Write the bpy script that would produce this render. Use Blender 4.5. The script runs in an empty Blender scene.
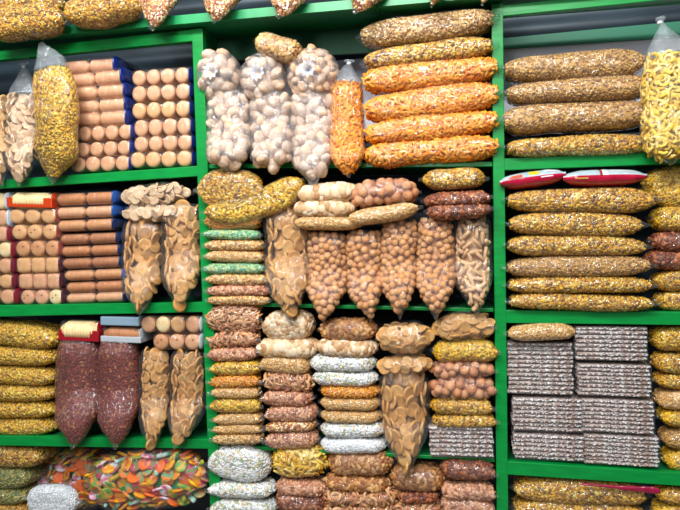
import bpy, math, random
import numpy as np
from mathutils import Vector, Matrix, Euler, noise

rng = np.random.default_rng(7)
random.seed(7)
SC = bpy.context.scene
COL = SC.collection
PI = math.pi

# ------------------------------------------------------------------ camera
F = 600.0
YAW, PITCH, ROLL = -0.2071, -0.0277, -0.0139
CAMP = np.array([0.7624, -1.7068, -0.6028])
def basis():
    cy, sy, cp, sp = math.cos(YAW), math.sin(YAW), math.cos(PITCH), math.sin(PITCH)
    fw = np.array([sy * cp, cy * cp, sp]); r = np.array([cy, -sy, 0.0]); u = np.cross(r, fw)
    cr, sr = math.cos(ROLL), math.sin(ROLL)
    return fw, cr * r + sr * u, -sr * r + cr * u
FW, RT, UP = basis()
def P(px, py, Y=0.0):
    """point of the shelf front (depth Y behind it) seen at photo position px, py"""
    d = FW * F + RT * (px - 340) + UP * (255 - py)
    return CAMP + d * ((Y - CAMP[1]) / d[1])
cam = bpy.data.cameras.new('camera'); cam.lens = F / 680 * 36; cam.sensor_width = 36
camo = bpy.data.objects.new('camera', cam); COL.objects.link(camo)
m = Matrix.Identity(4)
for i in range(3):
    m[i][0], m[i][1], m[i][2], m[i][3] = RT[i], UP[i], -FW[i], CAMP[i]
camo.matrix_world = m
cam.clip_start = 0.02
SC.camera = camo

# ------------------------------------------------------------------ materials
def lin(h):
    c = [int(h[i:i + 2], 16) / 255 for i in (0, 2, 4)]
    return tuple(x / 12.92 if x <= 0.04045 else ((x + 0.055) / 1.055) ** 2.4 for x in c) + (1,)
def newmat(name):
    m = bpy.data.materials.new(name); m.use_nodes = True
    nt = m.node_tree; nt.nodes.clear()
    return m, nt, nt.nodes.new('ShaderNodeOutputMaterial')
def N(nt, t, **k):
    n = nt.nodes.new(t)
    for a, v in k.items():
        if a in n.inputs: n.inputs[a].default_value = v
        else: setattr(n, a, v)
    return n
def ramp(nt, stops, interp='CONSTANT'):
    r = nt.nodes.new('ShaderNodeValToRGB'); cr = r.color_ramp; cr.interpolation = interp
    while len(cr.elements) < len(stops): cr.elements.new(0.5)
    for e, (p, c) in zip(cr.elements, stops): e.position = p; e.color = lin(c)
    return r
MATS = {}
def pieces_mat(name, cols, rough=0.5, bump=0.0, spec=0.4):
    """each loose piece takes its own colour out of the palette, with a little mottling"""
    if name in MATS: return MATS[name]
    m, nt, out = newmat(name)
    b = N(nt, 'ShaderNodeBsdfPrincipled', Roughness=rough); b.inputs['Specular IOR Level'].default_value = spec
    g = N(nt, 'ShaderNodeNewGeometry')
    r = ramp(nt, [(i / len(cols), c) for i, c in enumerate(cols)])
    nt.links.new(g.outputs['Random Per Island'], r.inputs[0])
    tc = N(nt, 'ShaderNodeTexCoord')
    nz = N(nt, 'ShaderNodeTexNoise', Scale=90.0, Detail=2.0)
    nt.links.new(tc.outputs['Object'], nz.inputs['Vector'])
    hs = N(nt, 'ShaderNodeHueSaturation')
    mr = N(nt, 'ShaderNodeMapRange'); mr.inputs['To Min'].default_value = 0.78; mr.inputs['To Max'].default_value = 1.22
    nt.links.new(nz.outputs[0], mr.inputs[0]); nt.links.new(mr.outputs[0], hs.inputs['Value'])
    nt.links.new(r.outputs[0], hs.inputs['Color']); nt.links.new(hs.outputs[0], b.inputs['Base Color'])
    nt.links.new(b.outputs[0], out.inputs[0]); MATS[name] = m
    return m
def core_mat(name, cols, scale=110.0):
    """inner bulk of a filling: voronoi grains in the same palette"""
    if name in MATS: return MATS[name]
    m, nt, out = newmat(name)
    b = N(nt, 'ShaderNodeBsdfPrincipled', Roughness=0.65)
    tc = N(nt, 'ShaderNodeTexCoord'); v = N(nt, 'ShaderNodeTexVoronoi', Scale=scale)
    nt.links.new(tc.outputs['Object'], v.inputs['Vector'])
    sx = N(nt, 'ShaderNodeSeparateColor'); nt.links.new(v.outputs['Color'], sx.inputs[0])
    r = ramp(nt, [(i / len(cols), c) for i, c in enumerate(cols)]); nt.links.new(sx.outputs[0], r.inputs[0])
    bp = N(nt, 'ShaderNodeBump', Strength=0.35, Distance=0.003); bp.invert = True
    nt.links.new(v.outputs['Distance'], bp.inputs['Height']); nt.links.new(bp.outputs[0], b.inputs['Normal'])
    nt.links.new(r.outputs[0], b.inputs['Base Color']); nt.links.new(b.outputs[0], out.inputs[0]); MATS[name] = m
    return m
def plain(name, c, rough=0.5, metal=0.0, spec=0.5, noise_s=None, c2=None, bump=0.0, stretch=(1, 1, 1), emit=None):
    if name in MATS: return MATS[name]
    m, nt, out = newmat(name)
    b = N(nt, 'ShaderNodeBsdfPrincipled', Roughness=rough, Metallic=metal); b.inputs['Base Color'].default_value = lin(c)
    b.inputs['Specular IOR Level'].default_value = spec
    if noise_s:
        tc = N(nt, 'ShaderNodeTexCoord'); mp = N(nt, 'ShaderNodeMapping'); mp.inputs['Scale'].default_value = stretch
        nz = N(nt, 'ShaderNodeTexNoise', Scale=noise_s, Detail=4.0)
        nt.links.new(tc.outputs['Object'], mp.inputs[0]); nt.links.new(mp.outputs[0], nz.inputs['Vector'])
        r = ramp(nt, [(0.35, c), (0.65, c2 or c)], 'LINEAR')
        nt.links.new(nz.outputs[0], r.inputs[0]); nt.links.new(r.outputs[0], b.inputs['Base Color'])
        if bump:
            bp = N(nt, 'ShaderNodeBump', Strength=bump, Distance=0.003)
            nt.links.new(nz.outputs[0], bp.inputs['Height']); nt.links.new(bp.outputs[0], b.inputs['Normal'])
    nt.links.new(b.outputs[0], out.inputs[0]); MATS[name] = m
    return m
def film_mat(name, haze=0.07, tint='e6f0f8', stretch=(28, 28, 28), gloss=1.0, bump=0.55, rough=0.13):
    """thin clear plastic: mostly clear, mirror-like glints over crinkles"""
    if name in MATS: return MATS[name]
    m, nt, out = newmat(name)
    tc = N(nt, 'ShaderNodeTexCoord'); mp = N(nt, 'ShaderNodeMapping'); mp.inputs['Scale'].default_value = stretch
    nt.links.new(tc.outputs['Object'], mp.inputs[0])
    nz = N(nt, 'ShaderNodeTexNoise', Scale=1.0, Detail=3.0, Roughness=0.6, Distortion=0.8)
    nt.links.new(mp.outputs[0], nz.inputs['Vector'])
    bp = N(nt, 'ShaderNodeBump', Strength=bump, Distance=0.016)
    nt.links.new(nz.outputs[0], bp.inputs['Height'])
    fr = N(nt, 'ShaderNodeLayerWeight'); nt.links.new(bp.outputs[0], fr.inputs['Normal'])
    pw = N(nt, 'ShaderNodeMath', operation='POWER'); pw.inputs[1].default_value = 4.0
    mu = N(nt, 'ShaderNodeMath', operation='MULTIPLY_ADD'); mu.inputs[1].default_value = .6 * gloss; mu.inputs[2].default_value = .06 * gloss; mu.use_clamp = True
    nt.links.new(fr.outputs['Facing'], pw.inputs[0]); nt.links.new(pw.outputs[0], mu.inputs[0])
    tr = N(nt, 'ShaderNodeBsdfTransparent'); tr.inputs[0].default_value = (0.97, 0.98, 0.99, 1)
    df = N(nt, 'ShaderNodeBsdfDiffuse'); df.inputs[0].default_value = lin(tint)
    gl = N(nt, 'ShaderNodeBsdfGlossy', Roughness=rough); gl.inputs[0].default_value = (0.95, 0.98, 1, 1)
    nt.links.new(bp.outputs[0], gl.inputs['Normal'])
    m1 = N(nt, 'ShaderNodeMixShader'); m1.inputs[0].default_value = haze
    nt.links.new(tr.outputs[0], m1.inputs[1]); nt.links.new(df.outputs[0], m1.inputs[2])
    m2 = N(nt, 'ShaderNodeMixShader'); nt.links.new(mu.outputs[0], m2.inputs[0])
    nt.links.new(m1.outputs[0], m2.inputs[1]); nt.links.new(gl.outputs[0], m2.inputs[2])
    nt.links.new(m2.outputs[0], out.inputs[0]); MATS[name] = m
    return m
FILM = film_mat('clear_plastic', 0.025, rough=.1, stretch=(24, 30, 42), bump=.85)
FILM_V = film_mat('clear_plastic_creased_down', 0.03, stretch=(85, 40, 14), bump=0.8, rough=.1)
FILM_PL = film_mat('clear_plastic_loose', 0.13, tint='dce8f0', stretch=(60, 40, 30), bump=0.9)
FILM_N = film_mat('gathered_plastic', 0.6, tint='dfe8f6', stretch=(120, 60, 120), bump=1.0)
FILM_W = film_mat('milky_plastic', 0.10, tint='f0f4fa', stretch=(45, 45, 45), bump=0.9, gloss=1.6)
GREEN = plain('green_paint', '03923f', 0.32, spec=0.45, noise_s=14, c2='008438', bump=0.12, stretch=(1, 3, 6))
GREEN_D = plain('green_board', '0b7c46', 0.5, noise_s=9, c2='0a6c3c', bump=0.1, stretch=(1, 3, 3))

# ------------------------------------------------------------------ meshes
def mesh_of(name, V, faces_list, mats=(), matidx=None, smooth=True):
    """faces_list: arrays of equal-length faces"""
    me = bpy.data.meshes.new(name)
    V = np.asarray(V, dtype=np.float32)
    me.vertices.add(len(V)); me.vertices.foreach_set('co', V.ravel())
    loops = np.concatenate([np.asarray(f, dtype=np.int32).ravel() for f in faces_list])
    lens = np.concatenate([np.full(len(f), np.asarray(f).shape[1], dtype=np.int32) for f in faces_list])
    me.loops.add(len(loops)); me.loops.foreach_set('vertex_index', loops)
    me.polygons.add(len(lens))
    st = np.concatenate([[0], np.cumsum(lens)[:-1]]).astype(np.int32)
    me.polygons.foreach_set('loop_start', st); me.polygons.foreach_set('loop_total', lens)
    for mt in mats: me.materials.append(mt)
    if matidx is not None:
        me.polygons.foreach_set('material_index', np.concatenate([np.full(len(f), k, dtype=np.int32) for f, k in zip(faces_list, matidx)]))
    me.polygons.foreach_set('use_smooth', np.full(len(lens), bool(smooth)))
    me.update(calc_edges=True); me.validate()
    return me
def put(name, me, parent=None, loc=None, rot=None, scale=None):
    o = bpy.data.objects.new(name, me); COL.objects.link(o)
    if parent is not None: o.parent = parent
    if loc is not None: o.location = loc
    if rot is not None: o.rotation_euler = rot
    if scale is not None: o.scale = scale
    return o
def thing(name, label, cat, loc, group=None):
    o = bpy.data.objects.new(name, None); COL.objects.link(o)
    o.empty_display_size = 0.02
    o.location = [float(v) for v in loc]; o['label'] = label; o['category'] = cat
    if group: o['group'] = group
    return o
def structure(o): o['kind'] = 'structure'; return o
def box(name, c8, mt, parent=None, smooth=False, bevel=0.0):
    """c8: eight corners, 0-3 front face (bl, br, tr, tl), 4-7 back face"""
    fs = [(0, 1, 2, 3), (5, 4, 7, 6), (4, 0, 3, 7), (1, 5, 6, 2), (3, 2, 6, 7), (4, 5, 1, 0)]
    me = mesh_of(name, c8, [np.array(fs)], [mt], smooth=smooth)
    o = put(name, me, parent)
    if bevel:
        b = o.modifiers.new('edge', 'BEVEL'); b.width = bevel; b.segments = 2
    return o
def abox(name, x0, x1, y0, y1, z0, z1, mt, parent=None, bevel=0.0):
    return box(name, [(x0, y0, z0), (x1, y0, z0), (x1, y0, z1), (x0, y0, z1), (x0, y1, z0), (x1, y1, z0), (x1, y1, z1), (x0, y1, z1)], mt, parent, bevel=bevel)

# piece prototypes (unit size), all triangles
def tri(F_):
    out = []
    for f in F_:
        for i in range(1, len(f) - 1): out.append((f[0], f[i], f[i + 1]))
    return np.array(out, dtype=np.int32)
def ico(sub):
    import bmesh
    bm = bmesh.new(); bmesh.ops.create_icosphere(bm, subdivisions=sub, radius=0.5)
    V = np.array([v.co[:] for v in bm.verts]); Fs = tri([[v.index for v in f.verts] for f in bm.faces]); bm.free()
    return V, Fs
def tube_proto(pts, rad, k=6, caps=True):
    pts = np.array(pts, float); V = []; Fs = []
    for i, p in enumerate(pts):
        t = pts[min(i + 1, len(pts) - 1)] - pts[max(i - 1, 0)]; t /= np.linalg.norm(t)
        a = np.cross(t, (0, 0, 1)); a = a / np.linalg.norm(a) if np.linalg.norm(a) > 1e-3 else np.array((1., 0, 0)); b = np.cross(t, a)
        r = rad[i] if hasattr(rad, '__len__') else rad
        for j in range(k):
            an = 2 * PI * j / k; V.append(p + r * (math.cos(an) * a + math.sin(an) * b))
    for i in range(len(pts) - 1):
        for j in range(k): Fs.append((i * k + j, i * k + (j + 1) % k, (i + 1) * k + (j + 1) % k, (i + 1) * k + j))
    if caps:
        Fs.append(list(range(k))[::-1]); n = (len(pts) - 1) * k; Fs.append([n + j for j in range(k)])
    return np.array(V), tri(Fs)
def lathe_proto(prof, k=16):
    V = []; Fs = []
    for r, z in prof:
        for j in range(k): V.append((r * math.cos(2 * PI * j / k), r * math.sin(2 * PI * j / k), z))
    for i in range(len(prof) - 1):
        for j in range(k): Fs.append((i * k + j, i * k + (j + 1) % k, (i + 1) * k + (j + 1) % k, (i + 1) * k + j))
    Fs.append(list(range(k))[::-1]); n = (len(prof) - 1) * k; Fs.append([n + j for j in range(k)])
    return np.array(V), tri(Fs)
I1 = ico(1); I2 = ico(2)
def lumpy(V, amp, seed, f=3.0):
    r = []
    for v in V:
        n = noise.noise(Vector(v) * f + Vector((seed, seed * .7, 0))); r.append(np.array(v) * (1 + amp * n))
    return np.array(r)
PROTO = {
    'flake': (I1[0] * (1, .8, .3), I1[1]),
    'grain': (I1[0] * (1, .8, .7), I1[1]),
    'ball': (lumpy(I2[0], .12, 3), I2[1]),
    'nut': (I2[0] * (1, .55, .5), I2[1]),
    'stick': tube_proto([(-.5, 0, 0), (-.17, .07, .02), (.17, .07, -.02), (.5, 0, 0)], [.10, .14, .14, .10], 5),
    'curl': tube_proto([(-.5, -.18, 0), (-.25, .1, .06), (0, .2, 0), (.25, .1, -.06), (.5, -.18, 0)], [.12, .17, .18, .17, .12], 6),
    'finger': tube_proto([(-.5, 0, 0), (-.46, 0, 0), (0, .02, 0), (.46, 0, 0), (.5, 0, 0)], [.1, .16, .17, .16, .1], 8),
    'cracker': lathe_proto([(.30, -.07), (.44, -.085), (.49, -.05), (.5, 0), (.485, .05), (.42, .085), (.30, .06), (.1, .05)], 18),
    'coin': lathe_proto([(.44, -.09), (.5, -.04), (.5, .04), (.44, .09), (.2, .075)], 14),
    'puff': (lumpy(I2[0] * (1, .82, .56), .22, 9, 2.2), I2[1]),
    'ring': None,
}
def ring_proto():
    V = []; Fs = []; a, b = 12, 6
    for i in range(a):
        u = 2 * PI * i / a
        for j in range(b):
            w = 2 * PI * j / b; r = .36 + .13 * math.cos(w)
            V.append((r * math.cos(u), r * .8 * math.sin(u), .13 * math.sin(w) + .06 * math.sin(2 * u)))
    for i in range(a):
        for j in range(b): Fs.append((i * b + j, ((i + 1) % a) * b + j, ((i + 1) % a) * b + (j + 1) % b, i * b + (j + 1) % b))
    return np.array(V), tri(Fs)
PROTO['ring'] = ring_proto()
PM = {}
def proto_mesh(kind, mt):
    k = (kind, mt.name)
    if k not in PM: PM[k] = mesh_of(kind, PROTO[kind][0], [PROTO[kind][1]], [mt])
    return PM[k]

# ------------------------------------------------------------------ fillings
# palette, piece kinds, size in m (lo, hi), spacing factor, lie (1 = flat on the film, 0 = any way round), name of an individual piece or None
FILL = {
    'yellow_flake': dict(pal=['eab01c', 'f2c22c', 'd49c18', 'f6da5c', 'a87828', 'ecb420', 'dcb03c', 'e6bc48'], pc=['flake', 'flake', 'stick'], sz=(.010, .016), lie=.8),
    'yellow_mix': dict(pal=['e0a01e', 'ecb82a', 'c48a20', 'ecd068', '7c5426', 'e2a620', 'd0a84a', 'c08a2e', 'b07824'], pc=['flake', 'stick', 'grain'], sz=(.008, .0135), lie=.6),
    'brown_sev': dict(pal=['cc9a4c', 'd6a658', 'be8c42', 'deb066', '946640', 'c6943e', 'ca9e58', 'a87c4c'], pc=['stick', 'flake', 'grain'], sz=(.007, .010), lie=.6),
    'tan_sev': dict(pal=['e0ae64', 'e8bc7c', 'cc9850', 'f0cc94', 'd8a258'], pc=['stick', 'grain'], sz=(.007, .011), lie=.6),
    'tan_mix': dict(pal=['e0b064', 'e8be78', 'c8925a', 'ecd090', 'd49e5c', 'b48458'], pc=['flake', 'grain', 'stick'], sz=(.009, .014), lie=.6),
    'orange_curl': dict(pal=['f2921a', 'f8a428', 'e67e10', 'fbb445', 'ee9a22'], pc=['curl'], sz=(.017, .025), lie=.85),
    'orange_sev': dict(pal=['f09c24', 'f4ac38', 'e4881a', 'f8bc58'], pc=['stick'], sz=(.012, .018), lie=.7),
    'yellow_finger': dict(pal=['e8b42c', 'f0c850', 'd89c20', 'f4d470'], pc=['curl', 'stick'], sz=(.024, .034), lie=.85),
    'yellow_ring': dict(pal=['ecc850', 'f2d468', 'e0b43c', 'f6de88'], pc=['ring', 'curl'], sz=(.026, .036), lie=.5),
    'red_peanut': dict(pal=['7c2c1a', '8a3220', '661e10', '903a24', '7a2816', '843220', '742616', '8c3622', '7e2c1a', '863220', '6c2212', 'b07040'], pc=['nut'], sz=(.010, .013), lie=.5),
    'nut_mix': dict(pal=['d09050', 'a05c38', 'ecd094', 'b86c40', 'e0ae5c', 'f0e0bc', '985038'], pc=['grain', 'nut'], sz=(.009, .013), lie=.3),
    'green_pea': dict(pal=['5fa070', '8ebc86', '4a9068', 'a8cc90', 'd0cc88', '6cb098'], pc=['grain'], sz=(.008, .011), lie=.3),
    'green_mix': dict(pal=['76803c', '94984e', '5a6a34', 'b0a45c', 'c0a850'], pc=['grain', 'stick'], sz=(.008, .012), lie=.3),
    'white_mix': dict(pal=['ececea', 'f4f4f0', 'dcdcdc', 'dcc48c', 'f6f6f4', 'a8b898', 'f0e8d8', 'e8eaec', 'f0f0f0'], pc=['grain', 'flake'], sz=(.011, .016), lie=.5),
    'white_rice': dict(pal=['f0f2f4', 'e4e8ea', 'fafafa', 'd8dce0'], pc=['grain'], sz=(.010, .015), lie=.4),
    'pink_nut': dict(pal=['cc9470', 'b87c5c', 'dca884', 'a06850', 'd49c78'], pc=['nut', 'grain'], sz=(.015, .021), lie=.5),
    'brown_nut': dict(pal=['b47840', 'c88e50', '945a2c', 'd8a468', 'a46a38'], pc=['nut'], sz=(.018, .026), lie=.6),
    'dark_nut': dict(pal=['8c4c2e', 'a05c38', '74402a', 'b4744c', '663424'], pc=['nut', 'grain'], sz=(.015, .022), lie=.5),
    'tan_stick': dict(pal=['c88c58', 'd8a070', 'b47848', 'e0b080', 'c48460'], pc=['curl', 'stick'], sz=(.022, .032), lie=.9),
    'cream_nut': dict(pal=['d8b890', 'e4c8a4', 'c8a074', 'ead4b8', 'b08458'], pc=['ball'], sz=(.018, .024), lie=.3),
    # fillings whose pieces one can count
    'cracker': dict(pal=['d8ac70', 'e2b880', 'cc9c60', 'e6c08c', 'd0a068'], pc=['cracker'], sz=(.036, .046), lie=.72, sp=.8, one='cracker'),
    'pale_cracker': dict(pal=['d8b48c', 'e2c09a', 'cca27a', 'e6c8a4'], pc=['cracker'], sz=(.036, .046), lie=.64, sp=.8, one='cracker'),
    'brown_cracker': dict(pal=['cc9450', 'd8a460', 'bc8244', 'deb070'], pc=['cracker'], sz=(.040, .050), lie=.74, sp=.8, one='cracker'),
    'snack_ball': dict(pal=['cc9058', 'd8a06c', 'bc8048', 'e0ac7c', 'c48850'], pc=['ball'], sz=(.020, .025), lie=.2, sp=1.05, one='snack_ball'),
    'big_ball': dict(pal=['cc8e60', 'd8a078', 'ba7850'], pc=['ball'], sz=(.028, .036), lie=.2, sp=1.05, one='snack_ball'),
    'snack_finger': dict(pal=['d8aa78', 'e2b888', 'cc9a66', 'e8c498'], pc=['finger'], sz=(.030, .038), lie=.85, sp=.75, one='snack_finger'),
    'candy': dict(pal=['f87010', 'f0b400', '18983e', 'd81c68', 'e8eef0', '30b888', 'f8801c', 'f8c410', 'd02c14', 'f0b400', '18983e', 'f87010'], pc=['coin', 'coin', 'coin', 'coin', 'finger'], sz=(.036, .050), lie=.62, sp=.82, one='candy'),
    'white_puff': dict(pal=['d4ae90', 'dcbea4', 'cca484', 'e6d0bc'], pc=['puff'], sz=(.044, .060), lie=.5, sp=.86, one='puff'),
    'tan_puff': dict(pal=['dcae84', 'e4bc98', 'cc9c70', 'e8cab0'], pc=['puff'], sz=(.034, .046), lie=.4, sp=.9, one='puff'),
}
for k, f in FILL.items():
    f['m'] = pieces_mat(k + '_pieces', f['pal'], spec=0.45)
    f['c'] = core_mat(k + '_bulk', f['pal'], 1.0 / (f['sz'][1] * 0.75))

def spow(x, p): return np.sign(x) * np.abs(x) ** p
class Body:
    """a soft sack along a spine: centre points C (n,3), in-plane half widths a, half depths b"""
    def __init__(s, C, a, b, ex=2.2, low=1.0):
        s.C = np.asarray(C, float); s.a = np.asarray(a, float); s.b = np.asarray(b, float); s.ex = ex; s.low = low
        T = np.gradient(s.C, axis=0); T[:, 1] = 0; T /= np.linalg.norm(T, axis=1)[:, None] + 1e-12
        s.N = np.stack([-T[:, 2], 0 * T[:, 0], T[:, 0]], 1)        # in-plane normal (points up for a lying bag)
        s.T = T
    def pt(s, u, th, k=1.0, ins=0.0):
        n = len(s.a); x = np.clip(u, 0, 1) * (n - 1)
        ip = lambda A: np.stack([np.interp(x, np.arange(n), A[:, i]) for i in range(3)], -1) if A.ndim == 2 else np.interp(x, np.arange(n), A)
        C, a, b, Nn = ip(s.C), ip(s.a), ip(s.b), ip(s.N)
        c, si = spow(np.cos(th), 2 / s.ex), spow(np.sin(th), 2 / s.ex)
        a = np.where(c < 0, a * s.low, a)
        if ins: a = np.maximum(a - ins, a * .3); b = np.maximum(b - ins, b * .3)
        return C + (k * a * c)[..., None] * Nn + (-k * b * si)[..., None] * np.array([0, 1, 0.])
    def grid(s, nu, nv, k=1.0, u0=0., u1=1., wr=0.0, seed=0.0, fr=30.0, ins=0.0):
        U, TH = np.meshgrid(np.linspace(u0, u1, nu), np.arange(nv) / nv * 2 * PI, indexing='ij')
        V = s.pt(U.ravel(), TH.ravel(), k, ins)
        if wr:
            c = s.pt(U.ravel(), TH.ravel(), 0.0); d = V - c; L = np.linalg.norm(d, axis=1) + 1e-9
            w = np.array([abs(noise.noise(Vector((p[0] * fr + seed, p[1] * fr, p[2] * fr)))) for p in V])
            V = V + d / L[:, None] * ((wr * (w * 2 - .3)) * np.minimum(1, L / .01))[:, None]
        i, j = np.meshgrid(np.arange(nu - 1), np.arange(nv), indexing='ij'); j2 = (j + 1) % nv
        Fq = np.stack([i * nv + j, i * nv + j2, (i + 1) * nv + j2, (i + 1) * nv + j], -1).reshape(-1, 4)
        caps = [np.array([list(range(nv))[::-1]]), np.array([[(nu - 1) * nv + q for q in range(nv)]])]
        return V, Fq, caps

def rotmats(nrm, lie, n):
    """random frames whose z axis leans towards nrm by lie"""
    r = rng.normal(size=(n, 3)); r /= np.linalg.norm(r, axis=1)[:, None]
    z = nrm * lie + r * (1 - lie); z /= np.linalg.norm(z, axis=1)[:, None]
    q = rng.normal(size=(n, 3)); x = q - (q * z).sum(1)[:, None] * z; x /= np.linalg.norm(x, axis=1)[:, None]
    y = np.cross(z, x)
    return np.stack([x, y, z], -1)
def scatter(B, u0, u1, size, ins, dens=1.0, th0=-0.9, th1=PI + 0.9, cap=1500):
    """spread points over the front of body B, kept apart by about their size"""
    n = 28; U = np.linspace(u0, u1, 60)
    L = np.linalg.norm(np.diff(B.pt(U, U * 0 + PI / 2, 1, ins), axis=0), axis=1).sum()
    W = (np.interp(U * (len(B.a) - 1), np.arange(len(B.a)), B.a + B.b)).mean() * 2.2
    want = int(min(cap, dens * 2.6 * L * W / (size * size) + 6))
    cu = rng.uniform(u0, u1, want * 6); ct = rng.uniform(th0, th1, want * 6)
    w = np.interp(cu * (len(B.a) - 1), np.arange(len(B.a)), B.a); keep = rng.uniform(size=len(cu)) < w / B.a.max() + .12
    cu, ct = cu[keep], ct[keep]
    p = B.pt(cu, ct, 1, ins); acc = np.zeros((0, 3)); ids = []
    d2 = (size * 0.62) ** 2
    buf = np.zeros((want, 3)); m_ = 0
    for i in range(len(p)):
        if m_ >= want: break
        if m_ and ((buf[:m_] - p[i]) ** 2).sum(1).min() < d2: continue
        buf[m_] = p[i]; m_ += 1; ids.append(i)
    ids = np.array(ids, dtype=int); p = p[ids]
    c = B.pt(cu[ids], ct[ids], 0.0); nr = p - c; nr /= np.linalg.norm(nr, axis=1)[:, None] + 1e-9
    return p, nr, cu[ids]
def fill_bag(B, root, kind, u0=0.0, u1=1.0, k=0.93, dens=1.0, big=1.0, core=0.84, maxone=100, cap=1500):
    f = FILL[kind]; o = np.array(root.location)
    if f.get('one') and 'cracker' in kind and B.b.max() >= B.a.max() * 1.0: big *= .8
    size = (f['sz'][0] + f['sz'][1]) / 2 * big
    ip = size * (.36 if f.get('one') else .17) + .0015
    if not f.get('one'): ip = min(ip, .10 * float(np.median(B.a)))
    ic = ip + size * (.22 if not f.get('one') else .36)
    Vc, Fq, caps = B.grid(22, 16, 1, u0 + .015, u1 - .015, ins=ic)
    p, nr, _ = scatter(B, u0 + .01, u1 - .01, size * f.get('sp', 0.72 if f.get('one') else 0.55), ip, dens, cap=cap)
    n = len(p); R = rotmats(nr, f['lie'], n); sc = rng.uniform(f['sz'][0], f['sz'][1], n) * big
    which = rng.integers(0, len(f['pc']), n)
    ones = np.zeros(n, bool)
    if f.get('one'):
        front = np.argsort(p[:, 1] - 0.0)              # those nearest the front show largest
        ones[front[:maxone]] = True
        for i in np.nonzero(ones)[0]:
            M4 = Matrix([[*(R[i, r] * sc[i]), p[i, r] - o[r]] for r in range(3)] + [[0, 0, 0, 1]])
            me = VAR[kind][rng.integers(0, len(VAR[kind]))]
            q = put(f['one'], me, root); q.matrix_local = M4
    VV = [Vc]; FF = [Fq, *caps]; MI = [0, 0, 0]; off = len(Vc); TF = []
    for w in range(len(f['pc'])):
        pv, pf = PROTO[f['pc'][w]]
        ii = np.nonzero((which == w) & ~ones)[0]
        if not len(ii): continue
        X = np.einsum('nij,vj->nvi', R[ii], pv) * sc[ii][:, None, None]
        dn = (X * nr[ii][:, None, :]).sum(2); X -= (np.where(dn > 0, .6, .2) * dn)[:, :, None] * nr[ii][:, None, :]   # pressed flat by the film
        X += p[ii][:, None, :]
        VV.append(X.reshape(-1, 3)); TF.append((pf[None] + (np.arange(len(ii)) * len(pv))[:, None, None] + off).reshape(-1, 3)); off += len(ii) * len(pv)
    if TF: FF.append(np.concatenate(TF)); MI.append(1)
    me = mesh_of('filling', np.concatenate(VV) - o, FF, [f['c'], f['m']], MI)
    q = put('filling', me, root); q['kind'] = 'stuff'
    return q
VAR = {}
for k, f in FILL.items():
    if f.get('one'):
        VAR[k] = []
        for i, c in enumerate(f['pal']):
            mt = plain(f'{k}_piece_{i}', c, 0.55, noise_s=2.2, c2=f['pal'][(i + 1) % len(f['pal'])], bump=0.0, spec=0.35)
            pk = PROTO[f['pc'][i % len(f['pc'])]]; VAR[k].append(mesh_of(f['one'], pk[0], [pk[1]], [mt]))

def film_obj(B, root, mt, nu=34, nv=24, wr=0.002, u0=0., u1=1., k=1.0, name='plastic_film'):
    V, Fq, caps = B.grid(nu, nv, k, u0, u1, wr, rng.uniform(0, 99))
    return put(name, mesh_of(name, V - np.array(root.location), [Fq, *caps], [mt]), root)

# ------------------------------------------------------------------ bags
def lying(x0, yl, x1, yr, h, kind, label, group, Yf=-0.025, b=0.05, shape='pillow', bow=0.0, fin=5, fwd=True,
          film=None, dens=1.0, big=1.0, name='snack_bag', cat='snack bag', c0=0.04, c1=0.96, low=0.97, tabs=(1.0, 1.0), ex=2.6, fd=None):
    """a sack lying along the shelf between two photo points; h is its height in photo units"""
    n = 41; s = np.linspace(0, 1, n); Yr = Yf + 0.45 * b
    A, Z = P(x0, yl, Yr), P(x1, yr, Yr); L = np.linalg.norm(Z - A)
    sc = np.linalg.norm(P((x0 + x1) / 2, 250, Yr) - P((x0 + x1) / 2, 251, Yr)); H = h * sc / 2 * (1.09 if shape == 'long' else 1.04)
    C = A[None] + (Z - A)[None] * s[:, None]; C[:, 2] += bow * sc * (1 - (2 * s - 1) ** 2)
    u = np.abs(2 * s - 1)
    fx = fin * sc / L                                     # share of the length that is the flat end seal
    uu = np.clip((u - 0) / (1 - 2 * fx), 0, 1)
    pr = {'pillow': (1 - uu ** 6) ** .75, 'long': (1 - uu ** 5.5) ** .62, 'seam': (1 - uu ** 4) ** .7}[shape]
    a = H * pr; seal = u > 1 - 2 * fx
    g = np.clip((u - (1 - 2 * fx)) / (2 * fx), 0, 1)
    a = np.where(seal, (2.6 - .9 * g) * sc, np.maximum(a, 2.6 * sc))
    a = np.minimum(a, H)
    q0 = rng.uniform(0, 50, 3); wv = np.array([noise.noise(Vector((t * 3.2, q0[0], 0))) for t in s]); wv2 = np.array([noise.noise(Vector((t * 2.2, q0[1], 1))) for t in s])
    a *= 1 + .16 * wv; C[:, 2] += wv2 * min(.10 * h, 2.2) * sc; C[:, 2] += rng.uniform(-.02, .02) * h * sc * (2 * s - 1)
    e = np.clip((u - (.80 if shape == 'long' else .62)) / .3, 0, 1); e = e * e * (3 - 2 * e)
    fw_ = np.where(s < .5, fwd in (True, 'L'), fwd in (True, 'R'))
    bb = np.where(fw_, b * (1 - e) + .006 * e, b * (1 - e * .7))
    Yc = Yf + b
    C[:, 1] = Yc * (1 - e) + np.where(fw_, min(-0.016, Yf + .005), Yc) * e
    B = Body(C, a, bb, ex, low)
    root = thing(name, label, cat, C[n // 2] - np.array([0, 0, H * low]), group)
    film_obj(B, root, film or FILM, nu=44 if L > .3 else 30)
    fill_bag(B, root, kind, max(fx, c0), 1 - max(fx, 1 - c1), dens=dens, big=big)
    return root, B
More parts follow.
